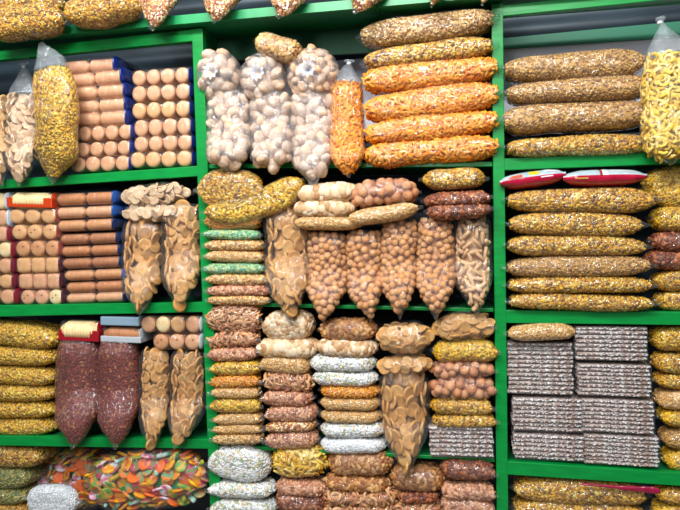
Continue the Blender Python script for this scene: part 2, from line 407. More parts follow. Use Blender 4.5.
def hanging(x0, x1, yt, ytip, xtip, kind, label, group, b=0.045, Yt=0.03, Yb=-0.034, film=None, top='flat', knot=None, yfill=None, xt=None,
            tip=.63, dens=1.0, big=1.0, name='snack_bag', cat='snack bag', sh=.80, ex=2.3, maxone=100, tipw=.05, fl=.0, ov=None):
    """an upright sack whose lower corner hangs over the shelf lip. knot=(x,y): gathered neck of loose film above the filling"""
    yfill = yt if yfill is None else yfill
    rows = []                                              # (x centre, y, half width px, Y, half depth)
    xc = (x0 + x1) / 2; hw = (x1 - x0) / 2; xt = xc if xt is None else xt
    if knot:
        kx, ky = knot
        for t, w, bd in ((0, 4.5, .006), (.06, 5.5, .008), (.12, 2.2, .006), (.16, 1.6, .005), (.24, 3.5, .010), (.5, hw * .45, .018), (.8, hw * .78, .03)):
            rows.append((kx + (xt - kx) * t, ky + (yfill - ky) * t, w, Yt, bd))
    elif top == 'flap':
        for t, w, bd in ((0, 2.0, .002), (.35, hw * .42, .006), (.75, hw * .8, .018)):
            rows.append((ov + (xt - ov) * t, yt + (yfill - yt) * t, w, Yt - .01, bd))
    nb = 26
    n0 = len(rows)
    for i in range(nb):
        s = i / (nb - 1)
        w = sh + (1 - sh) * min(1, s / .14) ** .6 if not knot else min(1, .86 + s)
        if s > tip:
            q = (s - tip) / (1 - tip); w *= max(tipw, (1 - q ** 1.25))
        x = xt + (xc - xt) * min(1, s / .3)
        if s > tip * .8: x += (xtip - xc) * ((s - tip * .8) / (1 - tip * .8)) ** 1.3
        y = yfill + (ytip - yfill) * s
        Yc = Yt + (Yb - Yt) * min(1, max(0, (s - .45) / .38))
        bd = b * min(1, .75 + s * 2) * (1 if s < tip else max(.10, (1 - ((s - tip) / (1 - tip)) ** 1.5)))
        rows.append((x, y, w * hw, Yc, bd))
    C = []; a = []
    for x, y, w, Y, bd in rows:
        p, q = P(x, y, Y), P(x + 1, y, Y); C.append(p); a.append(w * np.linalg.norm(q - p))
    q0 = rng.uniform(0, 50); a = [v * (1 + .10 * noise.noise(Vector((i * .22, q0, 0)))) for i, v in enumerate(a)]
    C = np.array(C)[::-1]; a = np.array(a)[::-1]; bb = np.array([r[4] for r in rows])[::-1]
    # resample evenly by index so the neck keeps its shape
    B = Body(C, a, bb, ex, 1.0)
    n = len(rows); root = thing(name, label, cat, C[0], group)
    uf = 1 - n0 / (n - 1) if n0 else 1.0
    film_obj(B, root, film or FILM_V, nu=40, nv=28, wr=.0022, u1=uf)
    if n0: film_obj(B, root, FILM_PL, nu=26, nv=32, wr=.003, u0=uf, name='loose_film')
    fill_bag(B, root, kind, 0.05, min(.985, uf), dens=dens, big=big, maxone=maxone)
    if knot:
        kp = P(kx, ky + (yfill - ky) * .15, Yt); V, Fs = tube_proto([kp + np.array((0, 0, dz)) for dz in (-.004, 0, .004)], [.0055, .0075, .0055], 8)
        put('tie', mesh_of('tie', V - np.array(root.location), [Fs], [plain('white_tie', 'cfd8dc', .5)]), root)
    return root, B

# ------------------------------------------------------------------ the shelving
def wz(px, py, Y): return P(px, py, Y)
rack = []
def rail(name, pt, pb, x_ext, Y0=0.0, Y1=0.022, mt=GREEN, bevel=0.0015):
    """pt, pb: two photo points each on the rail's top and bottom edge; x_ext: world x extent"""
    t0, t1, b0, b1 = [P(*q, Y0) for q in (*pt, *pb)]
    z = lambda p, q, x: p[2] + (q[2] - p[2]) * (x - p[0]) / (q[0] - p[0])
    xa, xb = x_ext
    ta, tb, ba, bb_ = z(t0, t1, xa), z(t0, t1, xb), z(b0, b1, xa), z(b0, b1, xb)
    o = box(name, [(xa, Y0, ba), (xb, Y0, bb_), (xb, Y0, tb), (xa, Y0, ta), (xa, Y1, ba), (xb, Y1, bb_), (xb, Y1, tb), (xa, Y1, ta)], mt, bevel=bevel)
    structure(o); return (xa, xb, ta, tb, ba, bb_)
xA0, xA1 = P(192, 50)[0], P(206.8, 200)[0]
xB0, xB1 = P(493.6, 200)[0], P(505, 200)[0]
XL, XR = P(-60, 250)[0], P(760, 250)[0]
def post(name, tl, bl, tr, br, Y0=0.0, Y1=0.022):
    a, b_, c, d = [P(*q, Y0) for q in (bl, br, tr, tl)]
    o = box(name, [a, b_, c, d] + [p + np.array((0, Y1 - Y0, 0)) for p in (a, b_, c, d)], GREEN, bevel=0.0015)
    return structure(o)
post('trim_1', (191.6, 29), (211.3, 540), (202.2, 28), (222, 540), -0.0012, 0.024)
post('trim_2', (491.4, 4), (497, 540), (502.9, 3), (508.6, 540), -0.0012, 0.024)
xa1 = P(206, 200)[0] ; xa0 = P(196.8, 200)[0]
SH = {}
def zline(r): 
    xa, xb, ta, tb, _, _ = r
    return lambda x: ta + (tb - ta) * (x - xa) / (xb - xa)
def board(name, r, thick, Y0=0.022, Y1=0.26, drop=0.0, mt=GREEN_D):
    xa, xb, ta, tb, _, _ = r
    ta -= drop; tb -= drop
    o = box(name, [(xa, Y0, ta - thick), (xb, Y0, tb - thick), (xb, Y0, tb), (xa, Y0, ta), (xa, Y1, ta - thick), (xb, Y1, tb - thick), (xb, Y1, tb), (xa, Y1, ta)], mt)
    return structure(o)
LR = [((0, 50.7), (160, 33), (0, 60), (192, 41)), ((0, 180), (196, 166), (0, 188.5), (196, 176.3)),
      ((0, 305.3), (203, 302), (0, 316.6), (203, 312)), ((0, 436), (205, 439.3), (0, 445.6), (205, 448.8))]
RR = [((500, 5.5), (640, -8.5), (503, 16), (640, 2.2)), ((506, 158.4), (650, 152.2), (506, 170), (650, 164.6)),
      ((506, 310.3), (680, 311.9), (506, 323), (680, 325)), ((508, 461.5), (680, 473.3), (508, 474.7), (680, 486))]
n_tr = 3
for i, (a, b_, c, d) in enumerate(LR):
    r = rail(f'trim_{n_tr}', (a, b_), (c, d), (XL, P(202.5 + i * 4.5, 250)[0] - .012)); n_tr += 1
    SH['L', i] = zline(r)
    if i: board(f'trim_{n_tr}', r, .014, drop=.006)
    else: n_tr -= 1
    n_tr += 1
for i, (a, b_, c, d) in enumerate(RR):
    r = rail(f'trim_{n_tr}', (a, b_), (c, d), (P(501 + i * 1.5, 250)[0], XR)); n_tr += 1
    SH['R', i] = zline(r)
    if i: board(f'trim_{n_tr}', r, .014, drop=.006); n_tr += 1
MR = [((208, 164.3), (492, 161.5), (208, 168.5), (492, 166.5)), ((208, 302), (492, 308.5), (208, 305.5), (492, 312)),
      ((208, 444), (492, 458.5), (208, 447.5), (492, 462))]
xm0, xm1 = P(206.5, 250)[0] + .004, P(493, 250)[0] + .001
for i, (a, b_, c, d) in enumerate(MR):
    r = rail(f'trim_{n_tr}', (a, b_), (c, d), (xm0, xm1), 0.012, 0.03, GREEN); n_tr += 1
    SH['M', i + 1] = zline(r); board(f'trim_{n_tr}', r, .010, 0.03, drop=.0); n_tr += 1
# bottom boards below the picture
zb = P(0, 575)[2]
for x0, x1, nm in ((XL, XR, 'floor'),):
    structure(abox(nm, x0 - .5, x1 + .5, -3.2, 0.6, zb - .55, zb - .5, plain('floor_tile', '8a857c', .5, noise_s=4, c2='77726a')))
# side panels behind the posts
for xc in (P(204, 250)[0], P(500, 250)[0]):
    structure(abox(f'trim_{n_tr}', xc - .006, xc + .006, .026, .26, zb - .5, P(204, 25)[2], GREEN_D)); n_tr += 1
# lid board over the whole rack, its front edge overhanging
tp0, tp1, bt0, bt1 = [P(*q, -0.03) for q in ((60, 26.5), (260, 8.5), (60, 35), (260, 17.5))]
zt = lambda x: tp0[2] + (tp1[2] - tp0[2]) * (x - tp0[0]) / (tp1[0] - tp0[0])
zu = lambda x: bt0[2] + (bt1[2] - bt0[2]) * (x - bt0[0]) / (bt1[0] - bt0[0])
xj = P(377, 15, -.03)[0]
LID = plain('green_lid_edge', '1c9c5c', .35, noise_s=14, c2='178f52', bump=.1)
for xa, xb in ((XL, xj), (xj + .002, XR)):
    o = box(f'trim_{n_tr}', [(xa, -.03, zu(xa)), (xb, -.03, zu(xb)), (xb, -.03, zt(xb)), (xa, -.03, zt(xa)), (xa, .14, zu(xa)), (xb, .14, zu(xb)), (xb, .14, zt(xb)), (xa, .14, zt(xa))], GREEN_D)
    structure(o); n_tr += 1
    o = box(f'trim_{n_tr}', [(xa, -.034, zu(xa)), (xb, -.034, zu(xb)), (xb, -.034, zt(xb)), (xa, -.034, zt(xa)), (xa, -.03, zu(xa)), (xb, -.03, zu(xb)), (xb, -.03, zt(xb)), (xa, -.03, zt(xa))], LID)
    structure(o); n_tr += 1
# roller shutter behind, corrugated
def shutter():
    V = []; Fs = []; x0, x1 = XL - .2, XR + .2; z0, z1 = zb - .5, P(0, 0)[2] + .8; n = int((z1 - z0) / .011)
    for i in range(n + 1):
        z = z0 + (z1 - z0) * i / n; y = .30 + .006 * math.sin(i * 2 * PI / 8)
        V += [(x0, y, z), (x1, y, z)]
    for i in range(n): Fs.append((2 * i, 2 * i + 1, 2 * i + 3, 2 * i + 2))
    return mesh_of('wall_back', V, [np.array(Fs)], [plain('shutter_metal', '2a3a44', .45, .3, noise_s=5, c2='1d2830', stretch=(1, 1, 8))])
structure(put('wall_back', shutter()))
# green rail and pale board seen over the goods
def strip(name, p0, p1, q0, q1, Y, mt, x0, x1, th=.01):
    a, b_, c, d = P(*p0, Y), P(*p1, Y), P(*q0, Y), P(*q1, Y)
    z = lambda p, q, x: p[2] + (q[2] - p[2]) * (x - p[0]) / (q[0] - p[0])
    o = box(name, [(x0, Y, z(c, d, x0)), (x1, Y, z(c, d, x1)), (x1, Y, z(a, b_, x1)), (x0, Y, z(a, b_, x0)),
                   (x0, Y + th, z(c, d, x0)), (x1, Y + th, z(c, d, x1)), (x1, Y + th, z(a, b_, x1)), (x0, Y + th, z(a, b_, x0))], mt)
    return structure(o)
xr0 = P(507, 50, .26)[0]
strip(f'trim_{n_tr}', (510, 37.5), (640, 25), (510, 48.5), (640, 39.5), .262, plain('green_batten', '2a7a5c', .5), xr0 - .2, XR + .2); n_tr += 1
PALE = plain('pale_board', 'f4f0fc', .6, noise_s=5, c2='e8e4f4')
strip('wall_panel', (510, 48.5), (640, 39.5), (510, 130), (640, 125), .268, PALE, P(225, 60, .27)[0], XR + .2)

strip(f'trim_{n_tr}', (230, 10), (360, 0), (230, 60), (360, 53), .12, plain('green_fascia', '045c3a', .6, noise_s=8, c2='045032'), P(207, 40, .12)[0] + .02, P(497, 40, .12)[0] - .008); n_tr += 1
ORD = ['topmost', 'second from top', 'third from top', 'fourth from top', 'fifth from top', 'sixth from top', 'seventh from top', 'eighth from top', 'ninth from top', 'tenth from top']
def ordw(i, n): return 'lowest' if i == n - 1 and n > 2 else ORD[i]


# ------------------------------------------------------------------ the goods
def stack(where, group, rows, **kw):
    """rows from top to bottom: x0, x1, top, bottom, rise of the right end, filling, look, options"""
    n = len(rows); rows = [list(r) for r in rows]
    for p_, q_ in zip(rows, rows[1:]):
        m_ = (p_[3] + q_[2]) / 2
        if p_[3] > q_[2] and not (p_[4] or q_[4]) or abs(p_[4]) < 4: p_[3] = q_[2] = m_
    for i, r in enumerate(rows):
        x0, x1, yt, yb, dy, kind, look = r[:7]; o = dict(kw); o.update(r[7] if len(r) > 7 else {})
        yc = (yt + yb) / 2; h = ((yb - yt) - abs(dy) * .8) * o.pop('grow', 1.06)
        lying(x0, yc - dy / 2, x1, yc + dy / 2, h, kind, f'{look}, {ordw(i, n)} {where}', group, **o)

# --- top of the rack: sacks drooping over the lid edge
def lidbag(x0, x1, yt, yb, xt, kind, look, **k):
    return hanging(x0 + 1.5, x1 - 1.5, yt, yb, xt, kind, look, 'sacks on top of the rack', b=.06, Yt=.02, Yb=-.095, tip=.30, film=FILM, **k)
G0 = 'sacks on top of the rack'
lying(-30, 9, 62, 0, 26, 'yellow_mix', 'yellow snack mix sack lying above another at the rack top corner', G0, Yf=-.10, b=.05, fwd=False)
lying(-22, 27, 62, 13, 32, 'yellow_mix', 'yellow snack mix sack drooping lowest over the rack lid edge', G0, Yf=-.135, b=.05, fwd=False)
lying(56, 12, 140, 3, 30, 'yellow_mix', 'yellow snack mix sack on the rack top beside the nut sacks', G0, Yf=-.12, b=.05, fwd=False, shape='seam')
lidbag(134, 200, -40, 30, 151, 'nut_mix', 'mixed nut sack with pointed corner above the disc biscuit packets', tipw=.08)
lidbag(198, 263, -40, 23, 213, 'nut_mix', 'mixed nut sack whose corner hangs above the first gathered puff bag')
lidbag(262, 340, -45, 18, 277, 'nut_mix', 'mixed nut sack whose corner hangs above the small tilted pouch')
lidbag(341, 421, -50, 13, 353, 'nut_mix', 'mixed nut sack whose corner hangs above the orange upright bag')
lidbag(424, 466, -55, 7, 431, 'tan_mix', 'tan mixed snack sack hanging above the long tan bags')
lidbag(470, 520, -60, 5, 482, 'tan_mix', 'tan mixed snack sack on the lid nearest the second green post')

# --- biscuit packets
def lathe_y(prof, k=20, sq=2.0):
    V = []; Fs = []
    for r, y in prof:
        for j in range(k):
            an = 2 * PI * (j + .5) / k; c, s_ = math.cos(an), math.sin(an)
            V.append((r * abs(c) ** (2 / sq) * (1 if c > 0 else -1), y, r * abs(s_) ** (2 / sq) * (1 if s_ > 0 else -1)))
    for i in range(len(prof) - 1):
        for j in range(k): Fs.append((i * k + j, (i + 1) * k + j, (i + 1) * k + (j + 1) % k, i * k + (j + 1) % k))
    Fs.append(list(range(k)))
    return np.array(V), tri(Fs)
BISC = {'tan': ('d4966a', 'e0aa80'), 'gold': ('d89e64', 'e4b07a'), 'brown': ('b8703c', 'c88450'), 'dark': ('a4643a', 'b87848'), 'cream': ('ecc88c', 'f4dca8'), 'rust': ('c88450', 'd49a68'), 'pink': ('d89870', 'e2ac88')}
def biscmat(c): return plain('biscuit_' + c, BISC[c][0], .6, noise_s=60, c2=BISC[c][1], bump=.35)
DOT = plain('jam_dot', '4a2418', .4)
def disc_roll(r, depth, c, sq=2.0, dots=0):
    prof = [(r * .02, 0), (r * .55, .0004), (r * .82, .002), (r * .96, .006), (r, .010)]
    y = .012
    while y < depth: prof += [(r * .95, y), (r, y + .004), (r, y + .009)]; y += .012
    V, Fs = lathe_y(prof, 20, sq); FF = [Fs]; MI = [0]
    for q in range(dots):
        dv, df = PROTO['grain']; an = 1 + q * 2.4
        dd = dv * np.array((.3, .1, .3)) * r + np.array((math.cos(an) * r * .32, .0005, math.sin(an) * r * .32)) ; FF.append(df + len(V)); V = np.concatenate([V, dd]); MI.append(1)
    return mesh_of('biscuit_roll', V, FF, [biscmat(c), DOT], MI)
def long_roll(L, r, c, pitch=.0042):
    n = max(4, int(L / pitch)); prof = [(r * .3, -L / 2)]
    for i in range(n):
        x = -L / 2 + L * (i + .5) / n; e = min(1, .62 + min(i, n - 1 - i) * .2)
        prof += [(r * e * .93, x - L / n * .45), (r * e, x - L / n * .1), (r * e * .98, x + L / n * .3)]
    prof.append((r * .3, L / 2))
    V, Fs = lathe_proto(prof, 14); V = V[:, [2, 1, 0]] * (1, 1, 1); Fs = Fs[:, ::-1]
    return mesh_of('biscuit_roll', V, [Fs], [biscmat(c)])
def packet(x0, x1, yt, yb, dy, n, mode, col, label, group, print_c='1c3a7c', Yf=.002, depth=.15, pr=5, dots=None, band=None, film=None, left_pr=False):
    """wrapped row of biscuits; dy: rise of the right end"""
    hpx = (yb - yt) - abs(dy) * .85; yc = (yt + yb) / 2
    Yr = Yf + .018
    A, Z = P(x0, yc - dy / 2, Yr), P(x1, yc + dy / 2, Yr); D = Z - A; L = np.linalg.norm(D); sc = L / (x1 - x0); H = hpx * sc / 2 * .97
    mid = (A + Z) / 2; root = thing('biscuit_packet', label, 'biscuit packet', mid - np.array((0, 0, H)), group)
    o = np.array(root.location); ux = D / L; tilt = math.atan2(D[2], D[0])
    Lp = pr * sc                                  # printed end of the wrapper
    Lb = L - Lp * .9
    cols = col if isinstance(col, (list, tuple)) else [col] * n
    if mode in ('disc', 'square'):
        w = Lb / n; r = min(w, H * 2) / 2 * .96
        for i in range(n):
            p = A + ux * (w * (i + .5)); me = disc_roll(r, depth * .9, cols[i], 2.0 if mode == 'disc' else 4.5, (dots or [0] * n)[i])
            q = put('biscuit_roll', me, root, p - o + np.array((0, Yf + .006 - p[1], 0)), (0, -tilt, 0)); q.scale = (w / 2 / r * .97, 1, H / r * .90)
    elif mode == 'roll':
        w = Lb / n
        for i in range(n):
            p = A + ux * (w * (i + .5))
            q = put('biscuit_roll', long_roll(w * .96, H * .86, cols[i]), root, p - o + np.array((0, Yf + .004 + H - p[1], 0)), (0, -tilt, 0)); q.scale = (1, 1, 1)
            q = put('biscuit_roll', long_roll(w * .96, H * .86, cols[i]), root, p - o + np.array((0, Yf + .008 + H * 3 - p[1], 0)), (0, -tilt, 0))
    elif mode == 'slice':
        q = put('toast', long_roll(Lb * .97, H * .93, cols[0], .010), root, (A + ux * (Lb / 2)) - o + np.array((0, Yf + .03 - A[1], 0)), (0, -tilt, 0)); q.scale = (1, 1.3, 1)
        q['kind'] = 'stuff'
    k = 25; s = np.linspace(0, 1, k); C = A[None] + D[None] * s[:, None]; C[:, 1] = Yf + depth / 2
    e = np.clip((np.abs(2 * s - 1) - .93) / .07, 0, 1)
    B = Body(C, H * (1 - .35 * e ** 2), np.full(k, depth / 2) * (1 - .2 * e), 5.0)
    film_obj(B, root, film or FILM_P, nu=26, nv=28, wr=.0012)
    pm = plain('print_' + print_c, print_c, .25, spec=.6)
    u1 = 1 - Lp / L * .8
    V, Fq, caps = B.grid(5, 28, 1.015, u1, .998); put('printed_end', mesh_of('printed_end', V - o, [Fq, *caps], [pm]), root)
    if left_pr: V, Fq, caps = B.grid(5, 28, 1.015, .002, 1 - u1); put('printed_end', mesh_of('printed_end', V - o, [Fq, *caps], [pm]), root)
    if mode != 'slice' and mode != 'roll' or band is None:
        back = Body(C + np.array((0, depth * .22, 0)), H * .97 * np.ones(k), np.full(k, depth * .26), 6.0)
        if mode == 'roll': V, Fq, caps = back.grid(8, 20, 1.0, .02, .98); put('printed_wrap', mesh_of('printed_wrap', V - o, [Fq, *caps], [pm]), root)
    if band:
        bc, lo, hi = band                          # colour, from, to (share of the height, bottom = 0)
        V = []; zl, zh = -H + 2 * H * lo, -H + 2 * H * hi
        V = [p - o + np.array((0, Yf - .003 + dyy - p[1], zz)) for dyy in (0, depth) for p, zz in ((A, zl), (Z, zl), (Z, zh), (A, zh))]
        q = box('printed_band', V, plain('print_' + bc, bc, .22, spec=.7), root, bevel=.003)
    return root
FILM_P = film_mat('packet_film', .02, stretch=(50, 50, 35), bump=.4, rough=.16)
GB = 'biscuit packets of the first rack bay'
rowsA = [(63, 119, 57, 75, -4, 'pink'), (66, 126, 68, 89, -6, 'tan'), (69, 129, 83, 101, -4, 'tan'), (71, 130, 97, 115, -4, 'tan'), (72, 131, 109, 128, -3, 'tan')]
for i, (x0, x1, a, b_, dy, c) in enumerate(rowsA):
    packet(x0, x1, a, b_, dy, 2, 'roll', c, f'two-roll biscuit packet with blue end, {ORD[i]} beside the tall yellow bag', GB, '10246a', pr=4)
for i, (x0, x1, a, b_, dy) in enumerate([(79, 136, 124, 142, -3), (77, 135, 140, 158, -3), (72, 134, 155, 173, -2)]):
    packet(x0, x1, a, b_, dy, 4, 'disc', 'tan', f'four-disc biscuit packet under the two-roll packets, {("upper", "middle", "lower")[i]} of three', GB, '10246a', pr=3)
for i, (x0, x1, a, b_, dy) in enumerate([(133, 192, 67, 87, -4), (133, 193, 83, 103, -3.5), (133, 193, 100, 120, -3), (135, 194, 117, 138, -3), (135, 195, 134, 153, -2.5), (131, 195, 150, 169, -2)]):
    packet(x0, x1, a, b_, dy, 4, 'disc', ('tan', 'tan', 'gold', 'tan', 'tan', 'gold')[i], f'four-disc biscuit packet, {ordw(i, 6)} of the six against first post', GB, '10246a', pr=2)
# row 2
for i, (x0, x1, a, b_, c, pc) in enumerate([(-30, 11, 193, 210, 'cream', 'b8c4d0'), (-30, 13, 210, 227, 'tan', 'b8c8d8'), (-30, 13, 226, 242, 'pink', '7a1c2c'), (-30, 17, 242, 258, 'cream', '7a1c2c'), (-30, 17, 258, 274, 'tan', '6a2030'), (-30, 18, 274, 289, 'gold', '6a2030'), (-30, 20, 289, 305, 'tan', '7a1c2c')]):
    packet(x0, x1, a, b_, -1, 3, 'disc', c, f'round biscuit packet at the photo edge, {ordw(i, 7)} of its seven', GB, pc, pr=3)
packet(11, 56, 192, 210, 1, 1, 'slice', 'cream', 'toast packet with orange red printed band on the round biscuit packets', GB, 'c04418', pr=2, band=('c23c12', .14, .66))
for i, (x0, x1, a, b_, md, c, dt) in enumerate([(10, 60, 208, 224, 'disc', 'gold', None), (13, 61, 224, 240, 'disc', 'gold', [1, 2, 1]), (17, 63, 240, 257, 'disc', 'rust', [1, 1, 1]), (18, 63, 257, 273, 'square', 'gold', None), (20, 64, 273, 289, 'square', 'tan', None), (22, 66, 289, 305, 'disc', ['tan', 'pink', 'cream'], [2, 1, 2])]):
    packet(x0, x1, a, b_, -.5, 3, md, c, f'three-biscuit {"square" if md == "square" else "round"} packet, {ORD[i]} under the orange banded toast', GB, '8c4034' if i < 3 else '4a2430', pr=2, dots=dt)
for i, (x0, x1, a, b_, c) in enumerate([(57, 118, 191, 206, 'brown'), (57, 118, 205, 219, 'tan'), (58, 118, 218, 232, 'rust'), (61, 122, 232, 245, 'dark'), (62, 124, 244, 257, 'brown'), (63, 125, 256, 269, 'dark'), (65, 128, 268, 281, 'rust'), (67, 129, 280, 293, 'brown'), (67, 129, 291, 304, 'tan')]):
    packet(x0, x1, a, b_, -2.5, 2, 'roll', c, f'rusk roll packet, {ORD[i]} in the tall stack of nine', GB, '1c4a90' if i in (0, 1, 6) else '14244c', depth=.12, pr=4)
# row 3
packet(62, 102, 320, 341, 1.5, 1, 'slice', 'cream', 'toast packet with dark red band on the first peanut bag', GB, '8c1420', pr=2, band=('98121e', .04, .55))
packet(104, 142, 315, 326, 1, 1, 'slice', 'brown', 'flat blue and white wrapped packet above brown toast packet', GB, '9cb4c8', pr=2, band=('86a0b4', .1, .9))
packet(104, 144, 326, 342, 1.5, 1, 'slice', 'brown', 'brown toast packet with white band on the second peanut bag', GB, 'a8b4bc', pr=2, band=('b4bcc4', .02, .40))
packet(142, 203, 315, 333, 0, 4, 'disc', ['tan', 'cream', 'gold', 'tan'], 'four round biscuits packet lying on the brown cracker bags', GB, 'c8d4e0', pr=2)
packet(154, 203, 333, 350, 0, 3, 'disc', ['rust', 'tan', 'tan'], 'three dotted round biscuits packet directly on a cracker bag', GB, 'c8d4e0', pr=2, dots=[2, 1, 1])

# --- first bay, row 1: upright bags
GU = 'upright snack bags'
hanging(-26, 9, 92, 186, 2, 'cracker', 'pale cracker bag cut by the photo edge beside the knotted bag', GU, yfill=98, b=.04)
hanging(8, 41, 62, 186, 18, 'pale_cracker', 'knotted clear bag of flat pale crackers beside tall yellow bag', GU, knot=(24, 62), yfill=96, xt=25, b=.045, big=.95)
hanging(37, 77, 43, 184, 52, 'yellow_flake', 'tall open clear bag of yellow flakes with pointed corner', GU, top='flap', ov=40, yfill=70, xt=52, tip=.70, b=.045, Yt=-.06)
# row 2
stack('on two upright cracker bags', 'cracker pouches lying down', [
    (117, 189, 183, 208, -4, 'pale_cracker', 'flat clear pouch of pale crackers', dict(b=.05)),
    (116, 187, 204, 221, -1, 'pale_cracker', 'flat clear pouch of pale crackers', dict(b=.05))], fwd=False, shape='seam')
hanging(123, 163, 222, 315, 139, 'brown_cracker', 'upright bag of round crackers beside the rusk roll stack', GU, b=.045)
hanging(162, 203, 204, 311, 178, 'brown_cracker', 'upright bag of round crackers against the first green post', GU, b=.045)
# row 3
stack('of stack beside peanut bags', 'yellow snack mix bags stacked', [
    (-40, 61, 317, 351, 14, 'yellow_flake', 'sagging yellow snack mix bag'), (-40, 60, 345, 367, 3, 'yellow_flake', 'plump yellow snack mix bag'),
    (-40, 60, 366, 385, 0, 'yellow_flake', 'yellow snack mix bag'), (-40, 60, 384, 402, 0, 'yellow_flake', 'yellow snack mix bag'),
    (-40, 60, 401, 419, 0, 'yellow_flake', 'yellow snack mix bag'), (-40, 60, 416, 436.5, 0, 'yellow_flake', 'yellow snack mix bag')], shape='long', b=.07, Yf=.002, fwd=False)
hanging(58, 102, 339, 449, 72, 'red_peanut', 'tall bag of red peanuts under the dark red toast packet', GU, b=.05, maxone=0, tip=.66)
hanging(99, 140, 339, 449, 115, 'red_peanut', 'tall bag of red peanuts under the brown toast packet', GU, b=.05, tip=.66)
hanging(140, 171, 350, 450, 150, 'brown_cracker', 'upright bag of brown round crackers touching a peanut bag', GU, b=.042, big=.85)
hanging(171, 206, 351, 449, 174, 'brown_cracker', 'upright bag of brown crackers with narrow twisted foot', GU, b=.042, big=.9)
# row 4
stack('at the corner by candy', 'small mix bags in the lowest row', [
    (-30, 47, 445, 468, 2, 'yellow_mix', 'orange yellow mix bag'), (-30, 35, 467, 488, 0, 'green_mix', 'green snack mix bag'), (-30, 32, 487, 504, 0, 'green_mix', 'darker green snack mix bag'), (-30, 36, 503, 522, 0, 'yellow_mix', 'yellow mix bag')], shape='long', b=.06, Yf=.0, fwd=False)
def candy(x0, yl, x1, yr, h, label, **k):
    return lying(x0, yl, x1, yr, h, 'candy', label, 'bags of coloured candy', name='candy_bag', cat='candy bag', shape='seam', film=FILM_PL2, fwd=False, **k)
FILM_PL2 = film_mat('soft_clear_plastic', .03, stretch=(30, 30, 40), bump=.8)
candy(34, 488, 110, 478, 66, 'clear bag of coloured candy with pink ridged pieces near the corner', Yf=.082, b=.06, big=.95)
candy(80, 486, 209, 478, 66, 'big clear bag of coloured round candy below the cracker bags', Yf=-.02, b=.05, fin=2)
lying(22, 500, 78, 504, 30, 'white_rice', 'frosty white bag in front of the pink candy bag', None, Yf=-.05, b=.03, film=FILM_PL, fwd=False)

# --- middle bay, row 1
def bunch(x0, x1, y0, y1, kind, label, big=1.0, Yf=-.04):
    cx, cy = (x0 + x1) / 2, (y0 + y1) / 2; Yr = Yf + .035
    c = P(cx, cy, Yr); ex_ = np.linalg.norm(P(x1, cy, Yr) - P(x0, cy, Yr)) / 2; ez = np.linalg.norm(P(cx, y1, Yr) - P(cx, y0, Yr)) / 2
    n = 25; s = np.linspace(-1, 1, n); rr = np.sqrt(np.maximum(0, 1 - s ** 2)); b = .06
    cc = c.copy(); cc[1] = Yf + b
    C = cc[None] + np.stack([0 * s, 0 * s, s * ez * .98], 1); B = Body(C, rr * ex_ * .99 + .001, rr * b * .97 + .001, 2.1)
    root = thing('snack_bag', label, 'snack bag', cc - np.array((0, 0, ez)), 'gathered puff bags with knots to the front'); o = np.array(root.location)
    fill_bag(B, root, kind, .03, .97, dens=1.2, big=big, core=.7, maxone=70, k=.86)
    nu, nv = 30, 64; V = []; seed = rng.uniform(0, 50)
    for i in range(nu):
        ph = PI * i / (nu - 1)
        for j in range(nv):
            th = 2 * PI * j / nv
            pl = 1 + .07 * math.sin(17 * th + seed + 1.2 * math.sin(3 * th)) * math.exp(-ph / .8) * min(1, ph * 3) + .05 * noise.noise(Vector((math.cos(th) * 2 * math.sin(ph), math.sin(th) * 2 * math.sin(ph), ph + seed)))
            dip = 1 - .30 * math.exp(-(ph / .30) ** 2)
            V.append((ex_ * math.sin(ph) * math.cos(th) * pl, -b * math.cos(ph) * dip * 1.02, ez * math.sin(ph) * math.sin(th) * pl))
    V = np.array(V) + cc - o; i, j = np.meshgrid(np.arange(nu - 1), np.arange(nv), indexing='ij'); j2 = (j + 1) % nv
    Fq = np.stack([i * nv + j, (i + 1) * nv + j, (i + 1) * nv + j2, i * nv + j2], -1).reshape(-1, 4)
    put('plastic_film', mesh_of('plastic_film', V, [Fq], [FILM_W]), root)
    V = []; k = 40                                        # the gathered tuft
    for q, (r, y) in enumerate([(.003, -b * .68), (.005, -b * .9), (.016, -b * 1.10), (.022, -b * 1.12)]):
        for t in range(k): an = 2 * PI * t / k; r2 = r * (1 + .18 * math.sin(9 * an + q)); V.append((r2 * math.cos(an), y + .003 * math.sin(11 * an) * (q / 3), r2 * math.sin(an)))
    V = np.array(V) + cc - o; Fq = [(q * k + t, q * k + (t + 1) % k, (q + 1) * k + (t + 1) % k, (q + 1) * k + t) for q in range(3) for t in range(k)]
    put('gathered_neck', mesh_of('gathered_neck', V, [np.array(Fq)], [FILM_N]), root)
    return root
bunch(193, 239, 49, 100, 'white_puff', 'gathered milky bag of large white puffs, touching the first post')
bunch(237, 285, 50, 102, 'white_puff', 'gathered milky bag of white puffs, under the small tilted pouch')
bunch(284, 338, 46, 99, 'tan_puff', 'gathered milky bag showing round brown ends, beside the orange bag', big=.9)
lying(252, 40, 303, 52, 24, 'tan_mix', 'small tilted clear pouch lying on the gathered puff bags', None, Yf=-.04, b=.045, fwd=False, big=1.6)
hanging(207, 252, 93, 171, 227, 'white_puff', 'upright bag of white puffs nearest the first post', GU, b=.05, tip=.78, tipw=.25, film=FILM_W, big=.9)
hanging(251, 293, 93, 172, 273, 'white_puff', 'upright bag of white puffs in the middle of three', GU, b=.05, tip=.78, tipw=.2, film=FILM_W, big=.9)
hanging(291, 335, 93, 186, 313, 'white_puff', 'upright bag of white puffs whose foot hangs lowest', GU, b=.05, tip=.68, tipw=.2, film=FILM_W, big=.9)
